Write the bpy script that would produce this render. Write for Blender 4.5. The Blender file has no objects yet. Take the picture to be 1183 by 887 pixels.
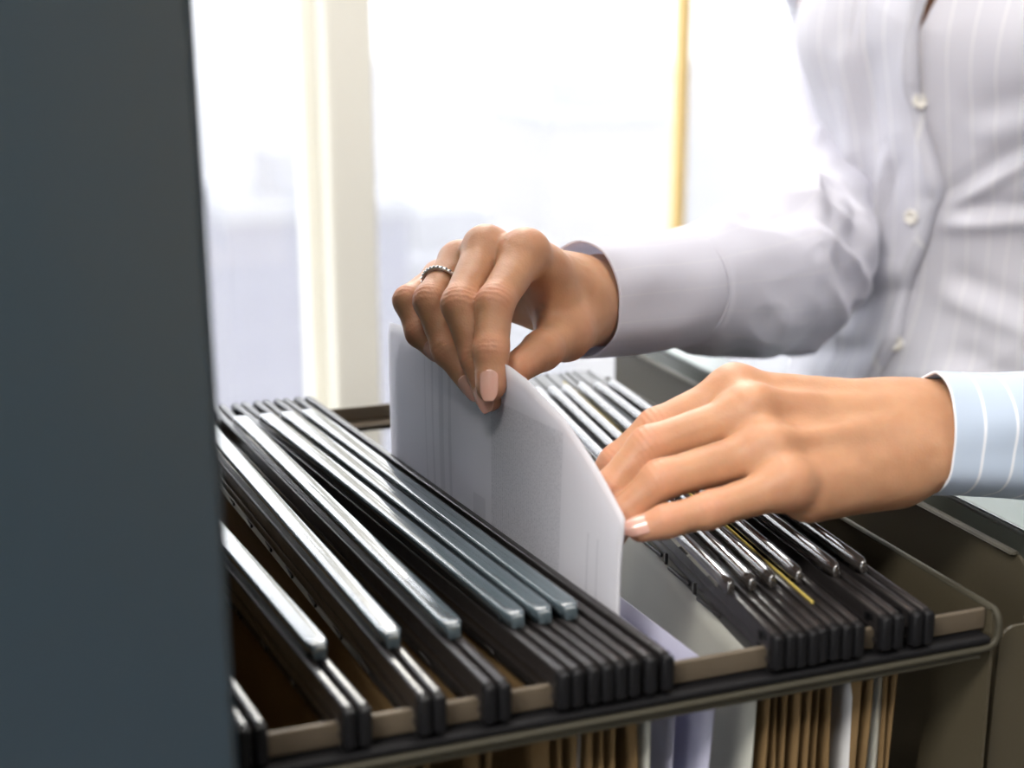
import bpy, bmesh, math, random
import numpy as np
from mathutils import Vector, Matrix
random.seed(7)
SC = bpy.context.scene
COL = SC.collection
PI = math.pi
# ------------------------------------------------------------------ camera frame
FPX, CX, CY = 1590.0, 591.5, 443.5
TH, PH = math.radians(15.2), math.radians(20.2)
FW = np.array([math.sin(PH)*math.cos(TH), math.cos(PH)*math.cos(TH), -math.sin(TH)])
RT = np.array([math.cos(PH), -math.sin(PH), 0.0])
UP = np.cross(RT, FW)
CAM = np.array([0, 0, 1.185])
FH = np.array([math.sin(PH), math.cos(PH), 0.0])
def ray(x, y): return RT*(x-CX)/FPX + UP*(CY-y)/FPX + FW
def at(x, y, d): return CAM + ray(x, y)*d          # point measured off the photo at distance d
# ------------------------------------------------------------------ object helpers
def tag(o, label=None, cat=None, group=None, kind=None):
    if label: o['label'] = label
    if cat: o['category'] = cat
    if group: o['group'] = group
    if kind: o['kind'] = kind
    return o
def empty(name, loc=(0, 0, 0)):
    o = bpy.data.objects.new(name, None); COL.objects.link(o); o.location = loc
    o.empty_display_size = 0.05
    return o
def link(name, me, mat=None, parent=None, smooth=False):
    o = bpy.data.objects.new(name, me); COL.objects.link(o)
    if mat is not None:
        for m in (mat if isinstance(mat, (list, tuple)) else [mat]): me.materials.append(m)
    if smooth:
        me.polygons.foreach_set('use_smooth', [True]*len(me.polygons))
    if parent is not None:
        o.parent = parent
        o.matrix_parent_inverse = Matrix.Translation(-Vector(parent.location)) if parent.parent is None else Matrix.Identity(4)
    return o
def pyd(name, verts, faces, mat=None, parent=None, smooth=False, uv=None):
    me = bpy.data.meshes.new(name)
    me.from_pydata([tuple(map(float, v)) for v in verts], [], [tuple(map(int, f)) for f in faces])
    if uv is not None:
        l = me.uv_layers.new(name='UVMap')
        idx = np.empty(len(me.loops), dtype=np.int32); me.loops.foreach_get('vertex_index', idx)
        l.data.foreach_set('uv', np.asarray(uv, dtype=np.float32)[idx].ravel())
    me.update()
    return link(name, me, mat, parent, smooth)
def bm_obj(name, bm, mat, parent=None, smooth=False):
    bmesh.ops.recalc_face_normals(bm, faces=bm.faces)
    me = bpy.data.meshes.new(name); bm.to_mesh(me); bm.free()
    o = link(name, me, mat, parent, smooth)
    if smooth:
        m = o.modifiers.new('wn', 'WEIGHTED_NORMAL'); m.keep_sharp = True
    return o
def box(bm, x0, x1, y0, y1, z0, z1, bev=0.0, seg=2):
    r = bmesh.ops.create_cube(bm, size=1.0)
    vs = r['verts']
    for v in vs:
        v.co = Vector(((x0+x1)/2 + v.co.x*(x1-x0), (y0+y1)/2 + v.co.y*(y1-y0), (z0+z1)/2 + v.co.z*(z1-z0)))
    if bev > 0:
        es = list({e for v in vs for e in v.link_edges})
        bmesh.ops.bevel(bm, geom=es, offset=bev, segments=seg, affect='EDGES', clamp_overlap=True)
def bxo(name, x0, x1, y0, y1, z0, z1, mat, parent=None, bev=0.0, seg=2):
    bm = bmesh.new(); box(bm, x0, x1, y0, y1, z0, z1, bev, seg)
    return bm_obj(name, bm, mat, parent, smooth=bev > 0)
def prism(bm, poly, p0, p1, axis_u, axis_v):
    """extrude a 2-D profile (list of (u,v)) from p0 to p1"""
    p0, p1, U, V = map(Vector, (p0, p1, axis_u, axis_v))
    a = [bm.verts.new(p0 + U*u + V*v) for u, v in poly]
    b = [bm.verts.new(p1 + U*u + V*v) for u, v in poly]
    n = len(poly)
    bm.faces.new(a[::-1]); bm.faces.new(b)
    for i in range(n):
        bm.faces.new((a[i], a[(i+1) % n], b[(i+1) % n], b[i]))
def sweep(path, rad, nseg=10, closed=False, flat=None):
    """tube along path -> verts, faces ; rad scalar"""
    path = [np.array(p, float) for p in path]
    V, Fc = [], []
    n = len(path)
    t0 = path[1]-path[0]; t0 /= np.linalg.norm(t0)
    ref = np.array([0, 0, 1.0]) if abs(t0[2]) < .9 else np.array([1.0, 0, 0])
    u = np.cross(t0, ref); u /= np.linalg.norm(u)
    for i in range(n):
        if closed: t = path[(i+1) % n]-path[i-1]
        else: t = path[min(i+1, n-1)]-path[max(i-1, 0)]
        t = t/np.linalg.norm(t)
        u = u - t*np.dot(u, t); u /= np.linalg.norm(u); w = np.cross(t, u)
        for k in range(nseg):
            a = 2*PI*k/nseg
            V.append(path[i] + rad*(math.cos(a)*u + math.sin(a)*w))
    m = n if closed else n-1
    for i in range(m):
        for k in range(nseg):
            Fc.append((i*nseg+k, i*nseg+(k+1) % nseg, ((i+1) % n)*nseg+(k+1) % nseg, ((i+1) % n)*nseg+k))
    if not closed:
        Fc.append(tuple(range(nseg))[::-1]); Fc.append(tuple((n-1)*nseg+k for k in range(nseg)))
    return V, Fc
# ------------------------------------------------------------------ noise (numpy)
_rs = np.random.RandomState(3)
_lat = _rs.rand(64, 64, 64).astype(np.float32)
def vnoise(p):
    p = np.asarray(p, float); i = np.floor(p).astype(int); f = p-i; f = f*f*(3-2*f)
    r = 0
    for dx in (0, 1):
        for dy in (0, 1):
            for dz in (0, 1):
                w = (f[..., 0] if dx else 1-f[..., 0])*(f[..., 1] if dy else 1-f[..., 1])*(f[..., 2] if dz else 1-f[..., 2])
                r = r + w*_lat[(i[..., 0]+dx) % 64, (i[..., 1]+dy) % 64, (i[..., 2]+dz) % 64]
    return r*2-1
def ridged(p): return 1-np.abs(vnoise(p))*2
def sstep(a, b, x):
    t = np.clip((x-a)/(b-a), 0, 1); return t*t*(3-2*t)
# ------------------------------------------------------------------ materials
def mat(name, col, rough=.5, metal=0.0, spec=.5, coat=0.0, coat_r=.1, sub=0, sub_r=None, sub_s=.01, bump=None, vary=None):
    m = bpy.data.materials.new(name); m.use_nodes = True
    nt = m.node_tree; b = nt.nodes['Principled BSDF']
    b.inputs['Base Color'].default_value = (*col, 1); b.inputs['Roughness'].default_value = rough
    b.inputs['Metallic'].default_value = metal; b.inputs['Specular IOR Level'].default_value = spec
    b.inputs['Coat Weight'].default_value = coat; b.inputs['Coat Roughness'].default_value = coat_r
    if sub:
        b.inputs['Subsurface Weight'].default_value = sub
        b.inputs['Subsurface Radius'].default_value = sub_r or (1, .35, .2); b.inputs['Subsurface Scale'].default_value = sub_s
    tc = None
    if vary:   # (scale, amount, colour2)
        tc = nt.nodes.new('ShaderNodeTexCoord')
        n = nt.nodes.new('ShaderNodeTexNoise'); n.inputs['Scale'].default_value = vary[0]; n.inputs['Detail'].default_value = 4
        nt.links.new(tc.outputs['Object'], n.inputs['Vector'])
        rp = nt.nodes.new('ShaderNodeMapRange'); rp.inputs['From Min'].default_value = .35; rp.inputs['From Max'].default_value = .7
        rp.inputs['To Max'].default_value = vary[1]
        nt.links.new(n.outputs['Fac'], rp.inputs['Value'])
        mx = nt.nodes.new('ShaderNodeMix'); mx.data_type = 'RGBA'
        mx.inputs[6].default_value = (*col, 1); mx.inputs[7].default_value = (*vary[2], 1)
        nt.links.new(rp.outputs['Result'], mx.inputs[0]); nt.links.new(mx.outputs[2], b.inputs['Base Color'])
    if bump:   # (scale, strength, distance)
        tc = tc or nt.nodes.new('ShaderNodeTexCoord')
        n = nt.nodes.new('ShaderNodeTexNoise'); n.inputs['Scale'].default_value = bump[0]; n.inputs['Detail'].default_value = 3
        nt.links.new(tc.outputs['Object'], n.inputs['Vector'])
        bp = nt.nodes.new('ShaderNodeBump'); bp.inputs['Strength'].default_value = bump[1]; bp.inputs['Distance'].default_value = bump[2]
        nt.links.new(n.outputs['Fac'], bp.inputs['Height']); nt.links.new(bp.outputs['Normal'], b.inputs['Normal'])
    return m
M = {}
M['black_plastic'] = mat('black_plastic', (.018, .016, .016), .28, spec=.6, bump=(90, .15, .002))
M['hook_plastic'] = mat('hook_plastic', (.005, .005, .006), .55, spec=.25)
M['visor'] = mat('glossy_label_holder', (.070, .095, .110), .18, spec=.9, coat=1, coat_r=.08, bump=(60, .06, .002))
M['visor_dark'] = mat('clear_label_holder', (.030, .026, .024), .10, spec=1.0, coat=1, coat_r=.05, bump=(60, .08, .002))
M['kraft'] = mat('kraft_card', (.175, .112, .050), .8, spec=.15, vary=(40, .5, (.14, .088, .038)), bump=(300, .2, .001))
M['grey_card'] = mat('grey_card', (.42, .42, .37), .7, spec=.25)
M['rail'] = mat('rail_metal', (.135, .108, .076), .38, metal=.3, spec=.5, bump=(40, .1, .002))
M['rim_paint'] = mat('rim_paint', (.045, .041, .028), .6, spec=.25)
M['drawer_paint'] = mat('drawer_paint', (.062, .052, .032), .5, spec=.4, bump=(500, .12, .0005))
M['front_paint'] = mat('drawer_front_paint', (.12, .13, .11), .35, spec=.55)
M['cabinet_paint'] = mat('cabinet_paint', (.016, .033, .046), .30, spec=1.0, coat=.6, coat_r=.3, bump=(700, .15, .0005))
M['white_trim'] = mat('cream_window_frame', (.88, .86, .77), .5)
M['sunlit_trim'] = mat('sunlit_yellow_bar', (.90, .68, .30), .5)  # sun glow on the bar put into its yellow base colour
M['wall'] = mat('wall_paint', (.50, .47, .43), .8)
M['reflector_warm'] = mat('reflector_wood', (.55, .38, .18), .5)
M['wall_dark'] = mat('dark_wall_paint', (.10, .13, .15), .8)
M['ceil'] = mat('ceiling_paint', (.62, .62, .62), .85)
M['floor'] = mat('carpet', (.12, .12, .13), .95, bump=(400, .5, .004), vary=(200, .6, (.07, .07, .08)))
M['concrete'] = mat('hazy_concrete', (.20, .20, .22), 1, spec=0)
M['metal'] = mat('silver', (.85, .84, .82), .3, metal=1)
M['nail'] = mat('nude_nail_polish', (.66, .37, .30), .22, spec=.5, coat=.3, coat_r=.2, sub=.2, sub_s=.003)
M['hair'] = mat('brown_hair', (.06, .03, .015), .5)
M['trousers'] = mat('navy_trousers', (.02, .022, .03), .8)
M['shoe'] = mat('black_leather', (.01, .01, .01), .3)
M['button'] = mat('cream_button', (.85, .82, .74), .3, coat=.5)
M['doc'] = mat('white_paper', (.55, .55, .55), .6)
M['lav'] = mat('lavender_paper', (.44, .44, .56), .6)
def skin_mat():
    m = mat('skin', (.67, .37, .225), .50, spec=.36, sub=.35, sub_r=(1, .33, .16), sub_s=.006)
    nt = m.node_tree; b = nt.nodes['Principled BSDF']
    tc = nt.nodes.new('ShaderNodeTexCoord')
    n = nt.nodes.new('ShaderNodeTexNoise'); n.inputs['Scale'].default_value = 55; n.inputs['Detail'].default_value = 5
    at_ = nt.nodes.new('ShaderNodeAttribute'); at_.attribute_name = 'flush'
    mx = nt.nodes.new('ShaderNodeMix'); mx.data_type = 'RGBA'
    mx.inputs[6].default_value = (.50, .268, .15, 1); mx.inputs[7].default_value = (.42, .212, .115, 1)
    mr = nt.nodes.new('ShaderNodeMapRange'); mr.inputs['From Min'].default_value = .35; mr.inputs['From Max'].default_value = .68
    nt.links.new(tc.outputs['Object'], n.inputs['Vector']); nt.links.new(n.outputs['Fac'], mr.inputs['Value'])
    nt.links.new(mr.outputs['Result'], mx.inputs[0])
    m2 = nt.nodes.new('ShaderNodeMix'); m2.data_type = 'RGBA'; m2.inputs[7].default_value = (.62, .28, .18, 1)
    nt.links.new(mx.outputs[2], m2.inputs[6]); nt.links.new(at_.outputs['Fac'], m2.inputs[0])
    nt.links.new(m2.outputs[2], b.inputs['Base Color'])
    v = nt.nodes.new('ShaderNodeTexVoronoi'); v.inputs['Scale'].default_value = 900
    nt.links.new(tc.outputs['Object'], v.inputs['Vector'])
    n2 = nt.nodes.new('ShaderNodeTexNoise'); n2.inputs['Scale'].default_value = 350; n2.inputs['Detail'].default_value = 3
    nt.links.new(tc.outputs['Object'], n2.inputs['Vector'])
    ad = nt.nodes.new('ShaderNodeMath'); ad.operation = 'ADD'
    nt.links.new(v.outputs['Distance'], ad.inputs[0]); nt.links.new(n2.outputs['Fac'], ad.inputs[1])
    bp = nt.nodes.new('ShaderNodeBump'); bp.inputs['Strength'].default_value = .13; bp.inputs['Distance'].default_value = .0005
    nt.links.new(ad.outputs[0], bp.inputs['Height']); nt.links.new(bp.outputs['Normal'], b.inputs['Normal'])
    return m
M['skin'] = skin_mat()
def cloth_mat(name, base, stripe, period, width, axis=0, amount=1.0, trans=.22):
    """pinstriped cotton; stripes run where the chosen UV coordinate (metres) crosses a multiple of period"""
    m = bpy.data.materials.new(name); m.use_nodes = True; nt = m.node_tree; b = nt.nodes['Principled BSDF']
    b.inputs['Roughness'].default_value = .75; b.inputs['Specular IOR Level'].default_value = .25
    b.inputs['Sheen Weight'].default_value = .15
    uv = nt.nodes.new('ShaderNodeUVMap'); sp = nt.nodes.new('ShaderNodeSeparateXYZ'); nt.links.new(uv.outputs[0], sp.inputs[0])
    md = nt.nodes.new('ShaderNodeMath'); md.operation = 'PINGPONG'; md.inputs[1].default_value = period/2
    nt.links.new(sp.outputs[axis], md.inputs[0])
    lt = nt.nodes.new('ShaderNodeMapRange'); lt.inputs['From Min'].default_value = width*.5; lt.inputs['From Max'].default_value = width
    lt.inputs['To Min'].default_value = amount; lt.inputs['To Max'].default_value = 0
    nt.links.new(md.outputs[0], lt.inputs['Value'])
    mx = nt.nodes.new('ShaderNodeMix'); mx.data_type = 'RGBA'; mx.inputs[6].default_value = (*base, 1); mx.inputs[7].default_value = (*stripe, 1)
    nt.links.new(lt.outputs['Result'], mx.inputs[0]); nt.links.new(mx.outputs[2], b.inputs['Base Color'])
    # weave
    w = nt.nodes.new('ShaderNodeTexNoise'); w.inputs['Scale'].default_value = 1500; w.inputs['Detail'].default_value = 1
    nt.links.new(uv.outputs[0], w.inputs['Vector'])
    bp = nt.nodes.new('ShaderNodeBump'); bp.inputs['Strength'].default_value = .15; bp.inputs['Distance'].default_value = .0005
    nt.links.new(w.outputs['Fac'], bp.inputs['Height']); nt.links.new(bp.outputs['Normal'], b.inputs['Normal'])
    tr = nt.nodes.new('ShaderNodeBsdfTranslucent'); nt.links.new(mx.outputs[2], tr.inputs['Color'])
    ms = nt.nodes.new('ShaderNodeMixShader'); ms.inputs[0].default_value = trans
    nt.links.new(b.outputs[0], ms.inputs[1]); nt.links.new(tr.outputs[0], ms.inputs[2])
    nt.links.new(ms.outputs[0], nt.nodes['Material Output'].inputs['Surface'])
    return m
M['shirt'] = cloth_mat('pinstripe_cotton', (.77, .77, .84), (.97, .97, .98), .0135, .0006, 0, .7)
M['sleeve'] = cloth_mat('sleeve_cotton', (.79, .79, .87), (.88, .88, .92), .016, .0006, 0, .4, .32)
M['cuff'] = cloth_mat('cuff_cotton', (.50, .59, .72), (.88, .90, .95), .0125, .0008, 1, .9, .12)
def paper_mat():
    """thin sheet, printed text lines in blocks (UV in metres: u along the drawer, v up)"""
    m = bpy.data.materials.new('printed_paper'); m.use_nodes = True; nt = m.node_tree; b = nt.nodes['Principled BSDF']
    b.inputs['Roughness'].default_value = .55; b.inputs['Specular IOR Level'].default_value = .3
    L = nt.links
    uv = nt.nodes.new('ShaderNodeUVMap'); sp = nt.nodes.new('ShaderNodeSeparateXYZ'); L.new(uv.outputs[0], sp.inputs[0])
    def rng(sock, a, bb):
        g = nt.nodes.new('ShaderNodeMath'); g.operation = 'GREATER_THAN'; g.inputs[1].default_value = a; L.new(sock, g.inputs[0])
        l = nt.nodes.new('ShaderNodeMath'); l.operation = 'LESS_THAN'; l.inputs[1].default_value = bb; L.new(sock, l.inputs[0])
        mu = nt.nodes.new('ShaderNodeMath'); mu.operation = 'MULTIPLY'; L.new(g.outputs[0], mu.inputs[0]); L.new(l.outputs[0], mu.inputs[1])
        return mu.outputs[0]
    def mul(a, c):
        mu = nt.nodes.new('ShaderNodeMath'); mu.operation = 'MULTIPLY'
        L.new(a, mu.inputs[0])
        if isinstance(c, float): mu.inputs[1].default_value = c
        else: L.new(c, mu.inputs[1])
        return mu.outputs[0]
    def add(a, c):
        mu = nt.nodes.new('ShaderNodeMath'); mu.operation = 'MAXIMUM'; L.new(a, mu.inputs[0]); L.new(c, mu.inputs[1]); return mu.outputs[0]
    # text rows
    pp_ = nt.nodes.new('ShaderNodeMath'); pp_.operation = 'PINGPONG'; pp_.inputs[1].default_value = .0007
    L.new(sp.outputs[0], pp_.inputs[0])
    row = nt.nodes.new('ShaderNodeMath'); row.operation = 'GREATER_THAN'; row.inputs[1].default_value = .00035; L.new(pp_.outputs[0], row.inputs[0])
    n = nt.nodes.new('ShaderNodeTexNoise'); n.inputs['Scale'].default_value = 1100; n.inputs['Detail'].default_value = 2
    L.new(uv.outputs[0], n.inputs['Vector'])
    ng = nt.nodes.new('ShaderNodeMapRange'); ng.inputs['From Min'].default_value = .38; ng.inputs['From Max'].default_value = .62; L.new(n.outputs['Fac'], ng.inputs['Value'])
    txt = mul(mul(row.outputs[0], ng.outputs['Result']), .34)
    blk = mul(rng(sp.outputs[0], .050, .112), rng(sp.outputs[1], .02, .216))
    blk2 = mul(rng(sp.outputs[0], .118, .130), rng(sp.outputs[1], .02, .165))
    base_t = add(mul(blk, .07), mul(mul(blk, txt), 1.0))
    base_t = add(base_t, mul(blk2, .12))
    for a, c, hh in ((.152, .155, .235), (.160, .165, .235), (.171, .173, .235), (.180, .181, .235), (.018, .0195, .18), (.026, .0275, .18)):
        base_t = add(base_t, mul(mul(rng(sp.outputs[0], a, c), rng(sp.outputs[1], .0, hh)), .13))
    mx = nt.nodes.new('ShaderNodeMix'); mx.data_type = 'RGBA'; mx.inputs[6].default_value = (.90, .90, .94, 1); mx.inputs[7].default_value = (.20, .21, .25, 1)
    L.new(base_t, mx.inputs[0]); L.new(mx.outputs[2], b.inputs['Base Color'])
    tr = nt.nodes.new('ShaderNodeBsdfTranslucent'); L.new(mx.outputs[2], tr.inputs['Color'])
    ms = nt.nodes.new('ShaderNodeMixShader'); ms.inputs[0].default_value = .50
    L.new(b.outputs[0], ms.inputs[1]); L.new(tr.outputs[0], ms.inputs[2]); L.new(ms.outputs[0], nt.nodes['Material Output'].inputs['Surface'])
    return m
M['print'] = paper_mat()
def glass_mat():
    m = bpy.data.materials.new('window_glass'); m.use_nodes = True; nt = m.node_tree
    nt.nodes.remove(nt.nodes['Principled BSDF'])
    t = nt.nodes.new('ShaderNodeBsdfTransparent'); g = nt.nodes.new('ShaderNodeBsdfGlossy'); g.inputs['Roughness'].default_value = .02
    ms = nt.nodes.new('ShaderNodeMixShader'); ms.inputs[0].default_value = .05
    nt.links.new(t.outputs[0], ms.inputs[1]); nt.links.new(g.outputs[0], ms.inputs[2]); nt.links.new(ms.outputs[0], nt.nodes['Material Output'].inputs['Surface'])
    return m
M['glass'] = glass_mat()
def facade_mat(name, c1, c2):
    m = mat(name, c1, 1, spec=0); nt = m.node_tree; b = nt.nodes['Principled BSDF']
    tc = nt.nodes.new('ShaderNodeTexCoord'); mp = nt.nodes.new('ShaderNodeMapping'); mp.inputs['Rotation'].default_value = (PI/2, 0, 0)
    br = nt.nodes.new('ShaderNodeTexBrick'); br.offset = 0
    br.inputs['Color1'].default_value = (*c2, 1); br.inputs['Color2'].default_value = (*c2, 1); br.inputs['Mortar'].default_value = (*c1, 1)
    br.inputs['Scale'].default_value = .25; br.inputs['Mortar Size'].default_value = .12; br.inputs['Brick Width'].default_value = .8; br.inputs['Row Height'].default_value = .8
    nt.links.new(tc.outputs['Object'], mp.inputs[0]); nt.links.new(mp.outputs[0], br.inputs[0]); nt.links.new(br.outputs[0], b.inputs['Base Color'])
    return m
def emis(name, col, s):
    m = bpy.data.materials.new(name); m.use_nodes = True; b = m.node_tree.nodes['Principled BSDF']
    b.inputs['Base Color'].default_value = (*col, 1); b.inputs['Emission Color'].default_value = (*col, 1); b.inputs['Emission Strength'].default_value = s
    return m
# ------------------------------------------------------------------ SDF meshing
class Field:
    def __init__(s, lo, hi, h):
        s.lo = np.array(lo, float); s.h = h
        s.n = np.ceil((np.array(hi)-s.lo)/h).astype(int)+1
        s.ax = [s.lo[i]+h*np.arange(s.n[i]) for i in range(3)]
    def new(s): return np.full(tuple(s.n), .05, np.float32)
    def win(s, pts, pad):
        pts = np.array(pts); a = np.clip(((pts.min(0)-pad-s.lo)/s.h).astype(int), 0, s.n-1); b = np.clip(((pts.max(0)+pad-s.lo)/s.h).astype(int)+2, 1, s.n)
        return tuple(slice(a[i], b[i]) for i in range(3))
    def grid(s, w):
        return (s.ax[0][w[0]][:, None, None], s.ax[1][w[1]][None, :, None], s.ax[2][w[2]][None, None, :])
def smin(a, b, k):
    h = np.maximum(k-np.abs(a-b), 0)/k
    return np.minimum(a, b)-h*h*k*.25
def capsule(fd, D, a, b, ra, rb, k=.003, flat=None, cut=False):
    """round cone a->b ; flat=(dir, s): cross-section thinned to s along dir ; smooth union into D"""
    a = np.array(a, float); b = np.array(b, float); R = max(ra, rb)
    w = fd.win([a, b], R+k+.006); X, Y, Z = fd.grid(w)
    px, py, pz = X-a[0], Y-a[1], Z-a[2]; v = b-a
    scale = 1.0
    if flat is not None:
        n = np.array(flat[0], float); n /= np.linalg.norm(n); s_ = flat[1]
        t = (px*n[0]+py*n[1]+pz*n[2])*(1/s_-1)
        px, py, pz = px+t*n[0], py+t*n[1], pz+t*n[2]
        v = v + n*np.dot(v, n)*(1/s_-1); scale = s_**.35
    L = max(np.dot(v, v), 1e-12)
    h = np.clip((px*v[0]+py*v[1]+pz*v[2])/L, 0, 1)
    d = np.sqrt((px-h*v[0])**2+(py-h*v[1])**2+(pz-h*v[2])**2)-(ra+(rb-ra)*h)
    d = (d*scale).astype(np.float32)
    if cut:
        D[w] = -smin(-D[w], d, k)
    else:
        D[w] = smin(D[w], d, k)
def surface(fd, D):
    ins = D < 0
    nx, ny, nz = D.shape
    c = lambda dx, dy, dz, A: A[dx:nx-1+dx, dy:ny-1+dy, dz:nz-1+dz]
    cnt = sum(c(i, j, k, ins).astype(np.int8) for i in (0, 1) for j in (0, 1) for k in (0, 1))
    act = (cnt > 0) & (cnt < 8); idx = np.argwhere(act)
    ids = np.full(act.shape, -1, np.int64); ids[act] = np.arange(len(idx))
    acc = np.zeros((len(idx), 3)); n = np.zeros(len(idx))
    C = [(0, 0, 0), (1, 0, 0), (0, 1, 0), (1, 1, 0), (0, 0, 1), (1, 0, 1), (0, 1, 1), (1, 1, 1)]
    E = [(0, 1), (2, 3), (4, 5), (6, 7), (0, 2), (1, 3), (4, 6), (5, 7), (0, 4), (1, 5), (2, 6), (3, 7)]
    val = [D[idx[:, 0]+q[0], idx[:, 1]+q[1], idx[:, 2]+q[2]] for q in C]
    for a, b in E:
        m = (val[a] < 0) != (val[b] < 0)
        t = np.where(m, val[a]/np.where(m, val[a]-val[b], 1), 0)
        P = np.array(C[a])+t[:, None]*(np.array(C[b])-np.array(C[a]))
        acc += P*m[:, None]; n += m
    V = fd.lo+(idx+acc/n[:, None])*fd.h
    Fs = []
    for ax in range(3):
        sl0 = [slice(None)]*3; sl1 = [slice(None)]*3; sl0[ax] = slice(0, -1); sl1[ax] = slice(1, None)
        A, B = ins[tuple(sl0)], ins[tuple(sl1)]
        e = np.argwhere(A != B); o1, o2 = [(1, 2), (2, 0), (0, 1)][ax]
        e = e[(e[:, o1] > 0) & (e[:, o2] > 0) & (e[:, o1] < D.shape[o1]-1) & (e[:, o2] < D.shape[o2]-1)]
        d1 = np.zeros(3, int); d1[o1] = 1; d2 = np.zeros(3, int); d2[o2] = 1
        q = [e-d1-d2, e-d2, e, e-d1]
        f = np.stack([ids[tuple(x.T)] for x in q], 1)
        flip = ~A[tuple(e.T)]
        f[flip] = f[flip][:, ::-1]
        Fs.append(f)
    return V, np.concatenate(Fs)
def relax(V, Fq, it, lam=.5):
    for _ in range(it):
        acc = np.zeros_like(V); cn = np.zeros(len(V))
        for i in range(4):
            j = (i+1) % 4
            np.add.at(acc, Fq[:, i], V[Fq[:, j]]); np.add.at(cn, Fq[:, i], 1)
            np.add.at(acc, Fq[:, j], V[Fq[:, i]]); np.add.at(cn, Fq[:, j], 1)
        V = V+(acc/cn[:, None]-V)*lam
    return V
def vnormals(V, Fq):
    n = np.cross(V[Fq[:, 2]]-V[Fq[:, 0]], V[Fq[:, 3]]-V[Fq[:, 1]])
    N = np.zeros_like(V)
    for i in range(4): np.add.at(N, Fq[:, i], n)
    return N/np.maximum(np.linalg.norm(N, axis=1), 1e-12)[:, None]
def unit(v): v = np.array(v, float); return v/np.linalg.norm(v)
#@@ROOM
# ------------------------------------------------------------------ the room
X0, X1, Y0, Y1, ZC = -2.4, 3.4, -2.6, 1.95, 2.75
def struct(o): o['kind'] = 'structure'; return o
struct(bxo('floor', X0, X1, Y0, Y1+.12, -.1, 0, M['floor']))
struct(bxo('ceiling', X0, X1, Y0, Y1+.12, ZC, ZC+.1, M['ceil']))
bm = bmesh.new()
WY0, WY1, WZ0, WZ1 = -2.1, .1, .85, 2.45
for q_ in ((Y0, WY0, 0, ZC), (WY1, Y1+.12, 0, ZC), (WY0, WY1, 0, WZ0), (WY0, WY1, WZ1, ZC)): box(bm, X0-.1, X0, *q_)
struct(bm_obj('wall_left', bm, M['wall']))
lw = struct(bxo('window_7', X0-.06, X0-.055, WY0, WY1, WZ0, WZ1, M['glass']))  # unseen window added to let in fill light from the left
bm = bmesh.new()
for q_ in ((WY0, WY0+.05, WZ0, WZ1), (WY1-.05, WY1, WZ0, WZ1), (WY0, WY1, WZ0, WZ0+.05), (WY0, WY1, WZ1-.05, WZ1), ((WY0+WY1)/2-.025, (WY0+WY1)/2+.025, WZ0, WZ1)): box(bm, X0-.075, X0-.04, *q_)
bm_obj('window_frame', bm, M['white_trim'], lw)
struct(bxo('wall_right', X1, X1+.1, Y0, Y1+.12, 0, ZC, M['wall']))
struct(bxo('wall_front', X0, X1, Y0-.1, Y0, 0, ZC, M['wall_dark']))
dr = struct(bxo('reflector_door', .25, 1.25, Y0, Y0+.045, 0, 2.15, M['reflector_warm'], bev=.004))  # unseen door added to reflect a warm tone in the cabinet side
bm = bmesh.new()
for q_ in ((.40, 1.10, .25, .95), (.40, 1.10, 1.15, 1.95)): box(bm, q_[0], q_[1], Y0+.045, Y0+.053, q_[2], q_[3], .004)
bm_obj('reflector_panel', bm, M['reflector_warm'], dr)
bxo('reflector_handle', .32, .44, Y0+.053, Y0+.085, 1.0, 1.02, M['metal'], dr, .004)
struct(bxo('wall_back', X0, X1, Y1+.02, Y1+.12, 0, .42, M['white_trim']))
struct(bxo('trim_1', X0, X1, Y1-.06, Y1+.14, .42, .45, M['white_trim'], bev=.004))
struct(bxo('trim_2', X0, X1, Y1+.0, Y1+.12, 2.6, ZC, M['white_trim']))
struct(bxo('baseboard_back', X0, X1, Y1+.005, Y1+.02, 0, .09, M['white_trim']))
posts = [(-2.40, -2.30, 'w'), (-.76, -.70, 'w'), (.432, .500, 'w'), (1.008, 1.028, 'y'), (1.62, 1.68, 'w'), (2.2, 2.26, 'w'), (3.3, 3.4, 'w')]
k = 3
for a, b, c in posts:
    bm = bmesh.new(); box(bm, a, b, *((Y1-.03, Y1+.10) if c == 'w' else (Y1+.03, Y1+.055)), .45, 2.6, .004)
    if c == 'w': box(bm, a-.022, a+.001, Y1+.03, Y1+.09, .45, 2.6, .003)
    struct(bm_obj('trim_%d' % k, bm, M['white_trim' if c == 'w' else 'sunlit_trim'])); k += 1
for i in range(len(posts)-1):
    a, b = posts[i][1], posts[i+1][0]
    w = struct(bxo('window_%d' % (i+1), a, b, Y1+.045, Y1+.05, .45, 2.6, M['glass']))
    bm = bmesh.new()
    box(bm, a, b, Y1+.03, Y1+.07, .45, .475); box(bm, a, b, Y1+.03, Y1+.07, 2.575, 2.6)
    bm_obj('window_frame', bm, M['white_trim'], w)
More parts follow.
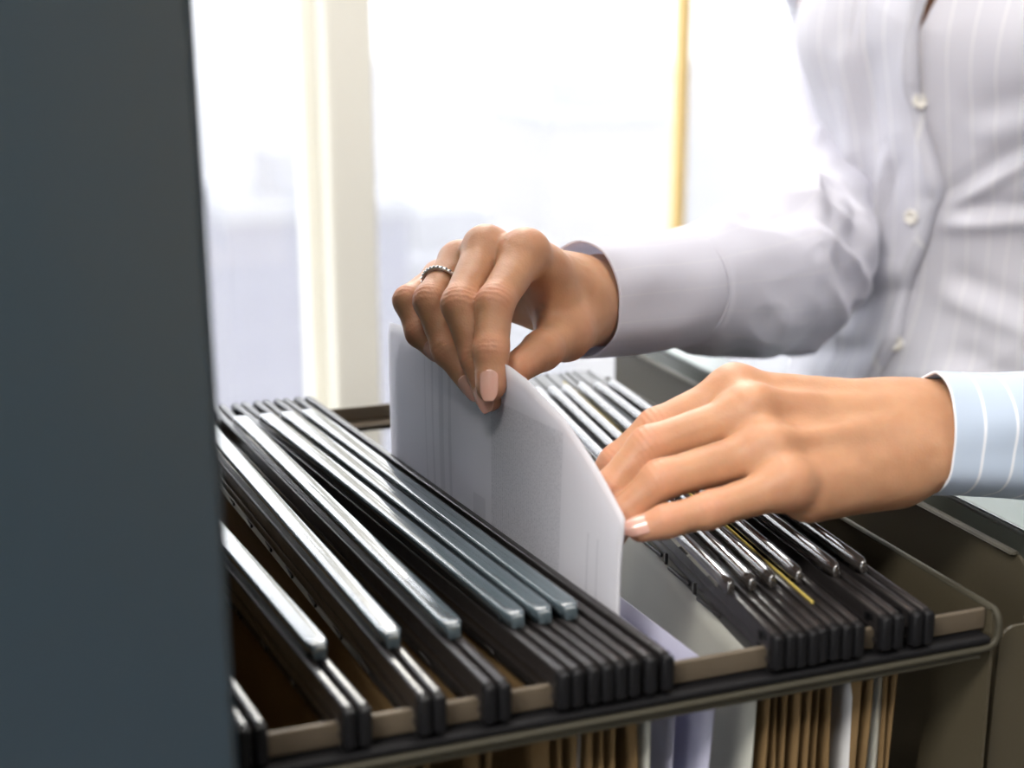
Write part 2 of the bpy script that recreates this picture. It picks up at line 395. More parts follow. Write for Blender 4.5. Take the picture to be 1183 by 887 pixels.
# city beyond the glass
g = bxo('ground', -6000, 6000, -6000, 14000, -46, -45, M['concrete']); struct(g)
fa = facade_mat('pale_facade', (.20, .20, .215), (.19, .19, .205)); fb = facade_mat('beige_facade', (.25, .235, .22), (.24, .225, .215)); fc = facade_mat('lilac_facade', (.12, .12, .16), (.11, .11, .15))
def building(lbl, x, y, w, d, top, m):
    e = empty('office_tower', (x, y, -45))
    bxo('tower_wall', x-w/2, x+w/2, y-d/2, y+d/2, -45, top, m, e)
    bxo('roof_parapet', x-w/2-.4, x+w/2+.4, y-d/2-.4, y+d/2+.4, top, top+1.0, M['concrete'], e)
    bxo('roof_plant_room', x-w/5, x+w/6, y-d/5, y+d/5, top+1, top+4, M['concrete'], e)
    tag(e, lbl, 'building', 'hazy towers beyond the window')
building('pale lilac office tower seen out of focus through the left window pane, nearest the cabinet', 19, 95, 12, 14, -12, fc)
building('low pale tower behind the cream window post, out of focus', 33, 105, 16, 14, -18, fa)
building('beige tower out of focus between the cream window post and the raised hand', 53, 124, 14, 16, -9, fb)
building('wide pale tower out of focus above the raised hand', 72, 135, 20, 16, -8, fa)
building('faint beige tower beside the sunlit window bar, out of focus', 96, 150, 14, 16, -2, fb)
building('distant lilac tower at the far end of the street in the left pane', 38, 190, 22, 20, -6, fc)
building('distant pale tower right of the sunlit window bar', 150, 190, 30, 20, -10, fa)
hz = bpy.data.materials.new('city_haze'); hz.use_nodes = True; hn = hz.node_tree; hn.nodes.remove(hn.nodes['Principled BSDF'])
vsn = hn.nodes.new('ShaderNodeVolumeScatter'); vsn.inputs['Density'].default_value = .0040; vsn.inputs['Color'].default_value = (1, .985, .97, 1)
hn.links.new(vsn.outputs[0], hn.nodes['Material Output'].inputs['Volume'])
tag(bxo('city_haze', -900, 1500, 14, 2500, -44.9, 70, hz), 'pale haze hanging over the city beyond the window', 'haze', kind='stuff')
# ------------------------------------------------------------------ filing cabinet and open drawer
cab = empty('filing_cabinet', (-.28, .62, 0))
tag(cab, 'tall blue-grey steel filing cabinet in the left foreground with its drawer pulled open', 'cabinet')
P = M['cabinet_paint']
XF, CY0, CY1 = .052, .385, .865
bm = bmesh.new()
box(bm, -.62, XF, CY0, CY0+.018, 0, 1.42, .0025)
box(bm, -.62, XF, CY1-.018, CY1, 0, 1.42, .0025)
box(bm, -.62, XF, CY0+.018, CY1-.018, 1.39, 1.42)
box(bm, -.62, XF, CY0+.018, CY1-.018, .0, .05)
box(bm, -.62, -.605, CY0+.018, CY1-.018, .05, 1.39)
for z in (.345, .655, .985): box(bm, -.6, XF-.012, CY0+.018, CY1-.018, z, z+.01)
bm_obj('cabinet_body', bm, P, cab, True)
for z0, z1 in ((.057, .341), (.359, .651), (1.0, 1.386)):
    d = bxo('closed_drawer_front', XF-.025, XF-.003, CY0+.021, CY1-.021, z0, z1, M['front_paint'], cab, .003)
    bm = bmesh.new(); box(bm, XF-.003, XF+.012, .56, .69, z1-.07, z1-.055, .004)
    bm_obj('drawer_handle', bm, M['metal'], d, True)
ZR = .950
NY, FY = .4195, .795           # near and far hook rails
drw = bpy.data.objects.new('open_drawer', None); COL.objects.link(drw); drw.parent = cab
drw.matrix_parent_inverse = Matrix.Translation(-Vector(cab.location))
def dpart(name, bm, m, smooth=True): return bm_obj(name, bm, m, drw, smooth)
XP = .361
for nm, y, s in (('hook_rail', NY, 1), ('hook_rail', FY, -1)):
    bm = bmesh.new()
    box(bm, -.56, XP-.001, y-.0012, y+.0012, ZR-.009, ZR, .0006)                       # the upright bar the hooks sit on
    box(bm, -.56, XP-.003, min(y, y+s*.012), max(y, y+s*.012), ZR-.0105, ZR-.009)
    r = dpart(nm, bm, M['rail'])
# rounded outer rim that runs round the drawer top
def rim_path(y, s):
    pts = [(XP, .60, ZR+.001), (XP, y-s*.009, ZR+.001)]
    for a in range(0, 91, 15):
        t = math.radians(a); pts.append((XP, y-s*(.009+.005*math.sin(t)), ZR+.001-.006*(1-math.cos(t))))
    for a in range(0, 91, 15):
        t = math.radians(a); pts.append((XP-.006*(1-math.cos(t)), y-s*.014, ZR-.008-.006*math.sin(t)))
    pts.append((-.56, y-s*.014, ZR-.014))
    return pts
for y, s in ((NY+.006, 1), (FY-.006, -1)):
    V, Fc = sweep(rim_path(y, s), .0014, 8); yy0 = y-s*.001
    pyd('rim_wire', V, Fc, M['rim_paint'], drw, True)
    bm = bmesh.new(); box(bm, -.56, XP-.003, min(yy0, yy0-s*.013), max(yy0, yy0-s*.013), ZR-.0125, ZR-.0095, .0006); dpart('rail_shade_strip', bm, M['hook_plastic'])  # shade of the gap between bar and rim put in as a black strip
    bm = bmesh.new()
    yy = y-s*.0135
    box(bm, -.56, XP-.007, min(yy, yy+s*.001), max(yy, yy+s*.001), ZR-.0185, ZR-.0125, .0004)
    dpart('rim_strip', bm, M['rim_paint'])
# end plate with the tapered leg under the rail
def yz_plate(name, x, th, poly, m, bev=.0006):
    bm = bmesh.new(); prism(bm, poly, (x, 0, 0), (x+th, 0, 0), (0, 1, 0), (0, 0, 1)); return dpart(name, bm, m, False)
yz_plate('end_plate', XP-.0006, .0014, [(NY-.004, ZR), (FY+.004, ZR), (FY+.004, ZR-.03), (.80, ZR-.24), (.76, ZR-.24), (.72, ZR-.045), (.50, ZR-.045), (.448, ZR-.03), (.470, ZR-.24), (.41, ZR-.24), (.4145, ZR-.014)], M['drawer_paint'])
# inner back plate with folded top lip and rounded corner
pl = [(.445+.012, .955), (.88, .955), (.88, .70), (.445, .70)]
c = [(.445+.012-.012*math.sin(t), .943+.012*math.cos(t)) for t in np.linspace(0, PI/2, 7)]
yz_plate('inner_plate', .403, .0014, c[::-1] + [(.88, .955), (.88, .70), (.445, .70)], M['drawer_paint'])
bm = bmesh.new(); box(bm, .3995, .4045, .452, .88, .9535, .9555, .0009); dpart('plate_lip', bm, M['rim_paint'])
# slide bracket at the near corner
bm = bmesh.new()
c = [(.3705+.008-.008*math.sin(t), .930+.008*math.cos(t)) for t in np.linspace(0, PI/2, 7)]
prism(bm, c[::-1]+[(.445, .938), (.445, .68), (.3705, .68)], (0, .421, 0), (0, .4225, 0), (1, 0, 0), (0, 0, 1))
dpart('slide_bracket', bm, M['drawer_paint'], False)
fr = bxo('drawer_front', .4345, .460, .385, .905, .665, .9485, M['front_paint'], drw, .003, 3)
bxo('lit_top_slab', .4337, .4610, .3845, .9055, .9486, .9510, mat('lit_top_tint', (.36, .42, .41), .4), fr, .001)  # window light on the drawer front's top put in as a paler slab
bm = bmesh.new()
for y in (.57, .70): box(bm, .460, .482, y, y+.012, .855, .867, .003)
box(bm, .478, .488, .565, .717, .852, .870, .004)
bm_obj('drawer_handle', bm, M['metal'], fr, True)
bm = bmesh.new()
box(bm, -.56, .436, .43, .80, .672, .680)
dpart('drawer_floor', bm, M['drawer_paint'], False)
#@@FOLDERS
# ------------------------------------------------------------------ hanging folders
RY0, RY1 = .4125, .806
def rod(parent, xn, xf, zt=.957, zh=.017, th=.0041, m=None):
    p0, p1 = (xn, RY0, 0), (xf, RY1, 0)
    bm = bmesh.new()
    r = th/2
    top = [(r, zt-.0012), (r*.9, zt-.0005), (r*.66, zt-.0001), (0, zt), (-r*.66, zt-.0001), (-r*.9, zt-.0005), (-r, zt-.0012)]
    prof = top + [(-r, zt-.006), (-r-.0006, zt-.0065), (-r-.0006, zt-.0075), (-r, zt-.008), (-r, zt-.0105), (-r-.0006, zt-.011), (-r-.0006, zt-.012), (-r, zt-.0125),
                  (-r*.8, zt-zh), (r*.8, zt-zh), (r, zt-.0125)]
    # carry the profile between the hooks only
    q0 = Vector((xn, RY0+.003, 0)); q1 = Vector((xf, RY1-.003, 0))
    prism(bm, prof, q0, q1, (1, 0, 0), (0, 0, 1))
    # slotted clip blocks spaced along the side
    dx = (xf-xn)/(RY1-RY0)
    y = RY0+.05
    while y < RY1-.04:
        x = xn+(y-RY0)*dx-r
        box(bm, x-.0009, x+.0002, y, y+.020, zt-.0150, zt-.0135)
        box(bm, x-.0010, x+.0002, y+.022, y+.0235, zt-.0135, zt-.0085)
        y += .034
    o = bm_obj('hanger_rod', bm, M['black_plastic'], parent, True)
    for xx, ya, s in ((xn, RY0, 1), (xf, RY1, -1)):
        bm = bmesh.new()
        ys = sorted((ya-s*.0012, ya+s*.0045)); box(bm, xx-r-.0003, xx+r+.0003, ys[0], ys[1], zt-.0145, zt-.0006, .0009)
        ys = sorted((ya+s*.0045, ya+s*.012)); box(bm, xx-r+.0003, xx+r-.0003, ys[0], ys[1], zt-.0058, zt-.0012, .0008)
        ys = sorted((ya+s*.009, ya+s*.014)); box(bm, xx-r+.0003, xx+r-.0003, ys[0], ys[1], zt-.0155, zt-.002, .0008)
        h = bm_obj('hook', bm, M['hook_plastic'], o, True)
    return o
def card(name, parent, tn, tf, bn, bf, zt, zb, m, th=.0006, amp=.0012, seed=0, y0=.428, y1=.789, roundc=True):
    """a sheet of card: top edge x from tn (near) to tf (far), bottom edge from bn to bf"""
    ny, nz = 26, 16
    V, Fc, uv = [], [], []
    for j in range(nz+1):
        v = j/nz
        for i in range(ny+1):
            u = i/ny
            x = (tn+(tf-tn)*u)*(1-v)+(bn+(bf-bn)*u)*v
            x += amp*math.sin(v*PI)*math.sin(seed*1.7+v*4+u*3.1)+amp*.7*math.sin(seed+u*9)*v
            V.append((x, y0+(y1-y0)*u+.0015*math.sin(seed*3+v*5)*(1-u), zt+(zb-zt)*v)); uv.append(((y1-y0)*u, (zt-zb)*(1-v)))
    for j in range(nz):
        for i in range(ny):
            a = j*(ny+1)+i; Fc.append((a, a+1, a+ny+2, a+ny+1))
    o = pyd(name, V, Fc, m, parent, True, uv)
    md = o.modifiers.new('th', 'SOLIDIFY'); md.thickness = th
    return o
def visor(parent, xn, xf, y0=.4555, y1=.7555, w=.0088, zt=.9635, rnd=False):
    bm = bmesh.new(); xa = lambda y: xn+(xf-xn)*(y-RY0)/(RY1-RY0)
    n = 10; rings = []
    ys = [(y0-.0035, .50, -.0024), (y0-.0022, .62, -.0006), (y0, .90, -.0001), (y0+.004, 1, 0)] + [(y0+.004+(y1-y0-.008)*i/12, 1, 0) for i in range(1, 12)] + [(y1-.004, 1, 0), (y1, .94, -.0003), (y1+.003, .6, -.002)]
    for y, s, dz in ys:
        x = xa(y); ring = []
        hw = w/2*s
        prof = [(-hw, zt-.0062), (-hw, zt-.0014+dz), (-hw*.93, zt-.0006+dz), (-hw*.78, zt-.0002+dz), (-hw*.08, zt+dz), (0, zt+dz-.0003), (hw*.08, zt+dz), (hw*.78, zt-.0002+dz), (hw*.93, zt-.0006+dz), (hw, zt-.0014+dz), (hw, zt-.0062)]
        if rnd: prof = [(-hw, zt-.0062), (-hw, zt-.0036+dz), (-hw*.90, zt-.0022+dz), (-hw*.66, zt-.0010+dz), (-hw*.36, zt-.0003+dz), (0, zt+dz), (hw*.36, zt-.0003+dz), (hw*.66, zt-.0010+dz), (hw*.90, zt-.0022+dz), (hw, zt-.0036+dz), (hw, zt-.0062)]
        for px_, pz in prof: ring.append(bm.verts.new((x+px_, y, pz)))
        rings.append(ring)
    for a, b in zip(rings, rings[1:]):
        for i in range(len(a)):
            j = (i+1) % len(a); bm.faces.new((a[i], a[j], b[j], b[i]))
    bm.faces.new(rings[0]); bm.faces.new(rings[-1][::-1])
    return bm_obj('label_holder', bm, M['visor_dark' if rnd else 'visor'], parent, True)
def folder(lbl, xn, xf, gap=.0054, vis=True, vn=None, vf=None, left='kraft', right='kraft', body=(0, 0), seed=0, group=None, left_in=0.0, zt=.957, zv=.9635, rnd=False):
    e = empty('hanging_folder', (xn, .61, .70))
    rod(e, xn-gap/2, xf-gap/2, zt); rod(e, xn+gap/2, xf+gap/2, zt)
    bn, bf = xn+body[0], xf+body[1]
    card('folder_side', e, xn-gap/2, xf-gap/2, bn-.002, bf-.002, .943, .715, M[left], seed=seed, amp=.0012)
    card('folder_side', e, xn+gap/2, xf+gap/2, bn+.002, bf+.002, .943, .715, M[right], seed=seed+2, amp=.0012)
    if vis: visor(e, vn if vn is not None else xn, vf if vf is not None else xf, zt=zv, rnd=rnd, w=.0060 if rnd else .0088)
    tag(e, lbl, 'hanging file folder', group)
    return e
GL, GR = 'hanging folders left of the raised papers', 'hanging folders packed at the right end of the drawer'
folder('leftmost hanging folder, mostly hidden behind the cabinet edge in the bottom left corner', .0605, .012, seed=1, group=GL)
folder('hanging folder with the long bright label strip standing alone, first fully seen from the cabinet', .0960, .045, vn=.0975, vf=.046, seed=2, group=GL)
folder('second hanging folder from the cabinet, bright label strip, wide brown gap on both sides', .1225, .0875, vn=.1235, vf=.088, seed=3, group=GL)
folder('third hanging folder from the cabinet, its label strip ending short of the fourth', .1465, .108, vn=.1475, vf=.1085, seed=4, group=GL)
folder('fourth hanging folder from the cabinet with two bright rod tips on the near rail', .1745, .1215, vn=.1745, vf=.1215, seed=5, group=GL)
folder('hanging folder with dull rod tips left of centre, second row left of the white papers', .1860, .1345, vn=.1855, vf=.134, seed=6, group=GL)
folder('hanging folder with label strip lying just left of the raised white papers', .1967, .147, vn=.1962, vf=.1465, seed=7, group=GL)
folder('open hanging folder without a label strip that the white papers are pulled from', .2095, .160, gap=.0068, vis=False, right='grey_card', seed=8, group=GL, body=(.008, .008))
rx = [('leftmost folder of the right-hand pack, with pale grey side facing the papers', .2622, .300, .2565, .2995, 'grey_card'),
      ('second folder of the right-hand pack, bright double strip under the little finger', .2722, .310, .2665, .3095, 'kraft'),
      ('third folder of the right-hand pack, strip ending beside the second', .2815, .3185, .2758, .318, 'kraft'),
      ('fourth folder of the right-hand pack, with a duller strip behind the little finger', .2925, .328, .2888, .3285, 'kraft'),
      ('fifth folder of the right-hand pack, long bright strip with a round white end', .3105, .338, .3075, .338, 'kraft'),
      ('last folder of the right-hand pack, next to the drawer end plate', .3248, .348, .3212, .3475, 'kraft')]
for i, (l, a, b, c_, d_, mm) in enumerate(rx):
    folder(l, a, b, vn=c_, vf=d_, left=mm, seed=10+i, group=GR, body=(.002*math.sin(i), .002), zt=.957-.0006*(i % 2), zv=.9635, rnd=True)
# yellow divider lying between the packed folders
bm = bmesh.new(); prism(bm, [(-.0003, 0), (.0003, 0), (.0003, .0098), (-.0003, .0098)], (.2872, .4335, .948), (.322, .78, .948), (1, 0, 0), (0, 0, 1))
tag(bm_obj('card_divider', bm, mat('yellow_card', (.62, .48, .12), .5)), 'thin yellow card divider showing between the packed folders at right', 'divider')
# documents inside folders, seen from their near ends under the rail
def doc(lbl, x, top, m='doc', y0=.432, y1=.64, n=3, lean=0.0, seed=0, amp=.001, zb=.718, xf=None):
    o = card('paper_sheet', None, x, x if xf is None else xf, x+lean, (x if xf is None else xf)+lean, top, zb, M[m], th=.0009*n, amp=amp, seed=seed, y0=y0, y1=y1)
    tag(o, lbl, 'paper'); return o
doc('white documents whose corner shows under the rail among the brown folders at right', .3085, .928, seed=3, lean=-.006)
doc('grey-white document slipped between the last two brown folders under the rail', .3205, .930, seed=5, lean=-.004, m='grey_card')
doc('pale sheet edge inside the folder under the dull rod tips', .1855, .925, seed=6, n=1)
doc('lavender sheet curling in the gap right of the raised white papers', .243, .937, m='lav', seed=2, lean=-.002, amp=.004, n=1, y0=.43, y1=.64, xf=.225)
doc('second lavender sheet, left and behind the curling one', .229, .940, m='lav', seed=9, lean=-.004, amp=.002, n=1, y0=.436, y1=.66, xf=.212)
# ------------------------------------------------------------------ papers pulled up by the raised hand
def held(lbl, poly, dx, m, seed, umax=.235):
    """poly: (Y, z) outline of the sheet, filled as a grid between bottom and top curves"""
    ny, nz = 64, 40
    ytop = sorted(poly); ys = [p[0] for p in ytop]; zs = [p[1] for p in ytop]
    V, Fc, uv = [], [], []
    for i in range(ny+1):
        Yb = ys[0]+(ys[-1]-ys[0])*i/ny
        zt = np.interp(Yb, ys, zs)
        for j in range(nz+1):
            v = j/nz; z = .80+(zt-.80)*v
            x = .2117-.1235*(Yb-.4558)+dx
            pinch = math.exp(-((Yb-.55)/.05)**2-((z-1.03)/.05)**2)
            x += .0022*math.sin(8*(Yb-.45)*PI+seed)*sstep(.9, 1.0, z)*(1-pinch)+.004*(sstep(.97, 1.03, z))*math.exp(-((Yb-.455)/.05)**2)
            V.append((x, Yb, z)); uv.append((Yb-.4543, z-.80))
    for i in range(ny):
        for j in range(nz):
            a = i*(nz+1)+j; Fc.append((a, a+1, a+nz+2, a+nz+1))
    o = pyd('paper_sheet', V, Fc, m, None, True, uv)
    md = o.modifiers.new('th', 'SOLIDIFY'); md.thickness = .00018; md.offset = 0
    tag(o, lbl, 'paper'); return o
held('white printed sheet pinched by the raised hand, standing out of the open folder', [(.4543, .9952), (.5039, 1.0222), (.5329, 1.0323), (.5466, 1.0345), (.60, 1.035), (.6812, 1.0276), (.6850, 1.02)], 0, M['print'], 0)
held('second white sheet held just behind the printed one, slightly lower', [(.4575, .9900), (.507, 1.0165), (.536, 1.0270), (.60, 1.030), (.676, 1.0226), (.680, 1.0)], .0016, M['print'], .4)
#@@HANDS
# ------------------------------------------------------------------ hands
def finger(fd, D0, pts, rad, k=.0035):
    F_ = fd.new()
    for i in range(len(pts)-1):
        capsule(fd, F_, pts[i], pts[i+1], rad[i], rad[i+1], k)
    return F_
def hand_mesh(H):
    h = .0009
    P_ = [p for f in H['fingers'] for p in f['p']]+[q for c in H['palm'] for q in (c[0], c[1])]
    P_ = np.array(P_); fd = Field(P_.min(0)-.03, P_.max(0)+.03, h)
    palm = fd.new()
    for c in H['palm']:
        capsule(fd, palm, c[0], c[1], c[2], c[3], c[4] if len(c) > 4 else .010, c[5] if len(c) > 5 else None)
    out = None
    for f in H['fingers']:
        F_ = finger(fd, palm, f['p'], f['r'])
        for (p, r) in f.get('bumps', []): capsule(fd, F_, p, p+1e-5, r, r, .006)
        S = smin(palm, F_, f.get('k', .007))
        out = S if out is None else smin(out, S, .0008)
    for c in H.get('cut', []):
        capsule(fd, out, c[0], c[1], c[2], c[3], c[4], cut=True)
    V, Fq = surface(fd, out)
    V = relax(V, Fq, 3)
    N = vnormals(V, Fq)
    flush = np.zeros(len(V)); disp = np.zeros(len(V))
    for f in H['fingers']:
        p = f['p']; dn = f['dorsal']
        for i in range(1, len(p)-1):
            J = p[i]; a = unit(p[i+1]-p[i-1]); r = f['r'][i]
            nd = unit(dn-a*np.dot(dn, a))
            q = V-J; s = q@a; rd = np.linalg.norm(q-s[:, None]*a, axis=1)
            m = (rd < r*1.7) & (np.abs(s) < .02)
            dors = np.clip(N[m]@nd, 0, 1)**1.2; palmar = np.clip(-(N[m]@nd), 0, 1)
            ss = s[m]; wob = .0006*vnoise(V[m]*400)
            e = lambda c0, w: np.exp(-((ss+wob-c0)/w)**2)
            if i == 1 or len(p) == 3:
                disp[m] -= dors*(.00034*(e(0, .0008)+e(.0026, .0007)*.8+e(-.0026, .0007)*.8+e(.0052, .0007)*.4+e(-.0050, .0007)*.4))
            else:
                disp[m] -= dors*(.00020*(e(.0006, .0006)+e(-.0015, .0006)+.6*e(.0032, .0006)))
            disp[m] -= palmar*.0004*e(0, .0009)
            flush[m] = np.maximum(flush[m], np.exp(-(ss/.008)**2)*(.12+.30*dors))
        T = p[-1]; flush = np.maximum(flush, .55*np.exp(-(np.linalg.norm(V-T, axis=1)/.010)**2))
        K = p[0]; flush = np.maximum(flush, .30*np.exp(-(np.linalg.norm(V-K, axis=1)/.013)**2))
    disp += .00012*vnoise(V*260)
    V = V+N*disp[:, None]
    return V, Fq, flush
def nail(f, name_parent, w=.0105, L=.0135, over=.0012, twist=0.0, back=None):
    p = f['p']; T = p[-1]; a = unit(T-p[-2]); r = f['r'][-1]
    nd = unit(f.get('nail_dir', f['dorsal'])); nd = unit(nd-a*np.dot(nd, a)); sd = np.cross(a, nd)
    nu, nv = 14, 18; V, Fc = [], []
    s1 = r+over; s0 = s1-L
    for j in range(nv+1):
        v = j/nv; s = s0+(s1-s0)*v
        ww = w/2*(1-.55*max(0, (v-.62)/.38)**2.2)*(1-.75*max(0, (.16-v)/.16)**2)
        for i in range(nu+1):
            t = (i/nu*2-1)*ww/(r*.98); rr = r+.00035-.0009*max(0, v-.55)
            V.append(T+a*s+(nd*math.cos(t)+sd*math.sin(t))*rr-nd*.0004)
    for j in range(nv):
        for i in range(nu):
            q = j*(nu+1)+i; Fc.append((q, q+1, q+nu+2, q+nu+1))
    o = pyd('fingernail', V, Fc, M['nail'], name_parent, True)
    md = o.modifiers.new('th', 'SOLIDIFY'); md.thickness = .0005; md.offset = 0
    return o
def fg(pts, rad, dorsal, **kw):
    d = dict(p=[at(*q) for q in pts], r=[x*.001 for x in rad], dorsal=unit(dorsal)); d.update(kw); return d
mm = .001
# her left hand, palm down over the right-hand pack (seen at right)
dB = -FW*.70+UP*.68+RT*-.10
B_i = fg([(850, 452, .600), (758, 494, .594), (712, 534, .592), (688, 562, .596)], [9.8, 8.2, 7.2, 6.4], dB, k=.008)
B_m = fg([(868, 478, .586), (750, 516, .576), (704, 566, .573), (686, 596, .577)], [10.2, 8.6, 7.6, 6.6], dB, k=.008)
B_r = fg([(888, 520, .572), (764, 554, .562), (716, 598, .562), (700, 628, .568)], [9.8, 8.2, 7.3, 6.4], dB, k=.008)
B_p = fg([(912, 560, .560), (820, 589, .552), (770, 602, .550), (740, 610.5, .551)], [8.8, 7.3, 6.5, 5.6], dB, k=.008)
B_t = fg([(1000, 515, .628), (930, 525, .640), (880, 530, .640), (840, 528, .634)], [11, 9.5, 8.6, 7.5], -dB, k=.010)
wB = (1085, 503, .600)
HB = dict(fingers=[B_i, B_m, B_r, B_p, B_t], palm=[
    (at(1200, 500, .609), at(1105, 500, .603), 20.5*mm, 23*mm, .010, (dB, .80)),
    (at(1105, 500, .603), at(1040, 505, .602), 23*mm, 26*mm, .012, (dB, .74)),
    (at(1040, 484, .608), at(850, 454, .601), 15*mm, 10*mm, .012),
    (at(1040, 498, .603), at(868, 480, .588), 15*mm, 10.4*mm, .012),
    (at(1040, 515, .598), at(888, 520, .575), 15*mm, 10.2*mm, .012),
    (at(1035, 530, .594), at(912, 558, .563), 14*mm, 9.4*mm, .012),
    (at(1030, 548, .592), at(935, 574, .570), 12.5*mm, 10*mm, .012),
    (at(1000, 520, .612), at(900, 520, .600), 16*mm, 13*mm, .015),
    (at(1030, 505, .622), at(960, 520, .632), 15*mm, 12*mm, .014),
    # knuckles
    (at(848, 446, .596), at(846, 448, .596), 8.2*mm, 8*mm, .008), (at(866, 470, .580), at(864, 472, .580), 9*mm, 8.6*mm, .008),
    (at(887, 513, .566), at(885, 514, .566), 8.4*mm, 8*mm, .008), (at(911, 553, .556), at(909, 554, .556), 7.6*mm, 7.2*mm, .008),
    # tendons under the skin
    (at(1030, 476, .594), at(880, 462, .579), 3.2*mm, 3.0*mm, .008), (at(1035, 494, .585), at(900, 509, .563), 3.1*mm, 2.8*mm, .007),
    (at(1030, 462, .600), at(870, 443, .594), 3.1*mm, 2.8*mm, .007),
])
# her right hand, fingertips and thumb pinching the papers (centre)
dA = -FW*.72+UP*.45-RT*.45
A_i = fg([(607, 293, .646), (572, 350, .618), (567.5, 405, .611), (567.5, 445, .6085)], [9.9, 8.4, 7.6, 7.0], -FW-RT*.15+UP*.1, k=.008, nail_dir=-FW-RT*.16)
A_m = fg([(561, 288, .656), (531, 351, .624), (551, 414, .621), (565, 459.5, .6165)], [9.8, 8.2, 7.2, 6.3], -FW-RT*.5+UP*.1, k=.007, nail_dir=-FW-RT*.45)
A_r = fg([(529, 303, .670), (497, 347, .644), (517, 405, .638), (548, 446, .632)], [9.2, 7.8, 6.9, 6.1], -FW-RT*.7+UP*.2, k=.006, nail_dir=-FW-RT*.7)
A_p = fg([(508, 322, .690), (471.5, 347, .662), (484, 385, .655), (505, 406, .648)], [8.2, 7.0, 6.1, 5.3], -FW-RT*.7+UP*.3, k=.006)
A_t = fg([(674, 364, .702), (653, 386, .673), (626, 405, .648), (595, 426, .626)], [11.5, 10.8, 9.3, 7.4], -UP*.8+RT*.2-FW*.3, k=.010, nail_dir=-UP*.75-FW*.35-RT*.3)
HA = dict(fingers=[A_i, A_m, A_r, A_p, A_t], palm=[
    (at(790, 336, .782), at(692, 347, .725), 20*mm, 21*mm, .010),
    (at(692, 347, .725), at(668, 349, .708), 21*mm, 20*mm, .012),
    (at(660, 337, .698), at(609, 295, .649), 14.5*mm, 10.2*mm, .012),
    (at(658, 338, .704), at(565, 290, .659), 14.5*mm, 10.2*mm, .012),
    (at(662, 338, .705), at(532, 303, .672), 14*mm, 9.8*mm, .012),
    (at(662, 348, .712), at(510, 322, .692), 13*mm, 9.0*mm, .012),
    (at(662, 352, .706), at(560, 330, .690), 14*mm, 10*mm, .014),
    (at(672, 364, .700), at(652, 384, .676), 13*mm, 12*mm, .012),
    (at(664, 350, .692), at(640, 350, .676), 11*mm, 7*mm, .014),
    (at(632, 318, .662), at(650, 366, .672), 7.0*mm, 7*mm, .012),
    (at(606, 288, .643), at(605, 290, .643), 8.4*mm, 8*mm, .006), (at(560, 283, .653), at(559, 285, .653), 8.2*mm, 8*mm, .006),
])
vA, fA, flA = hand_mesh(HA)
vB, fB, flB = hand_mesh(HB)
#@@PERSON
# ------------------------------------------------------------------ the person
BC = at(1160, 250, 1.075)                        # centre of the trunk
ang = math.radians(50)
FACE = unit(-math.sin(ang)*RT-math.cos(ang)*FH); LEFT = unit(math.cos(ang)*RT-math.sin(ang)*FH)
UZ = np.array([0, 0, 1.0])
def bp(l, f, z): return np.array([BC[0], BC[1], 0])+LEFT*l+FACE*f+UZ*z
elA, elB = at(975, 322, .925), at(1470, 500, .725)
wrA, wrB = at(700, 346, .712), at(1100, 503, .603)
shA, shB = bp(-.158, .0, 1.285), bp(.150, 0, 1.285)
fd = Field(np.array([BC[0]-.45, BC[1]-.55, -.0])-.02, np.array([BC[0]+.45, BC[1]+.45, 1.66]), .0075)
D = fd.new()
cp = lambda a, b, ra, rb, k=.03, flat=None: capsule(fd, D, a, b, ra, rb, k, flat)
cp(bp(-.045, 0, .86), bp(.045, 0, .86), .115, .115, .04, (FACE, .85))
cp(bp(0, 0, .90), bp(0, 0, 1.02), .115, .095, .05, (FACE, .8))
cp(bp(0, 0, 1.02), bp(0, 0, 1.22), .095, .115, .05, (FACE, .78))
cp(bp(-.10, 0, 1.26), bp(.10, 0, 1.26), .055, .055, .04)
for s in (-1, 1): cp(bp(s*.06, .055, 1.165), bp(s*.055, .06, 1.16), .042, .042, .03)
cp(bp(0, -.005, 1.27), bp(0, .012, 1.40), .052, .046, .03)
cp(bp(0, .02, 1.50), bp(0, -.005, 1.515), .070, .078, .03); cp(bp(0, .055, 1.435), bp(0, .04, 1.47), .034, .055, .04)
cp(bp(0, .092, 1.495), bp(0, .108, 1.468), .007, .011, .010)
cp(bp(-.016, .092, 1.441), bp(.016, .092, 1.441), .006, .006, .006); cp(bp(-.012, .091, 1.433), bp(.012, .091, 1.433), .007, .007, .006)
for s in (-1, 1):
    cp(bp(s*.073, .0, 1.50), bp(s*.078, -.008, 1.475), .012, .008, .01, (LEFT, .5))
    cp(bp(s*.015, .088, 1.517), bp(s*.042, .074, 1.517), .005, .005, .012)
    cp(bp(s*.08, 0, .80), bp(s*.085, .01, .46), .082, .052, .03); cp(bp(s*.085, .01, .46), bp(s*.09, -.01, .09), .050, .030, .02)
    cp(bp(s*.09, -.02, .045), bp(s*.10, .13, .03), .030, .024, .02)
armA = [shA, at(970, 60, 1.16), at(953, 200, 1.10), at(932, 274, 1.02), at(898, 308, .915), at(840, 328, .830), at(770, 337, .765)]
armB = [shB, at(1460, 60, .91), at(1575, 240, .80), at(1602, 400, .705), at(1560, 475, .665), at(1480, 500, .645), at(1350, 503, .627), at(1200, 501, .609)]
for arm, rs in ((armA, [.045, .036, .034, .032, .030, .027, .024]), (armB, [.045, .036, .034, .033, .032, .030, .028, .025])):
    for i in range(len(arm)-1): cp(arm[i], arm[i+1], rs[i], rs[i+1], .012)
vB0, fB0 = surface(fd, D); vB0 = relax(vB0, fB0, 2)
V = np.concatenate([vB0, vA, vB]); Fq = np.concatenate([fB0, fA+len(vB0), fB+len(vB0)+len(vA)])
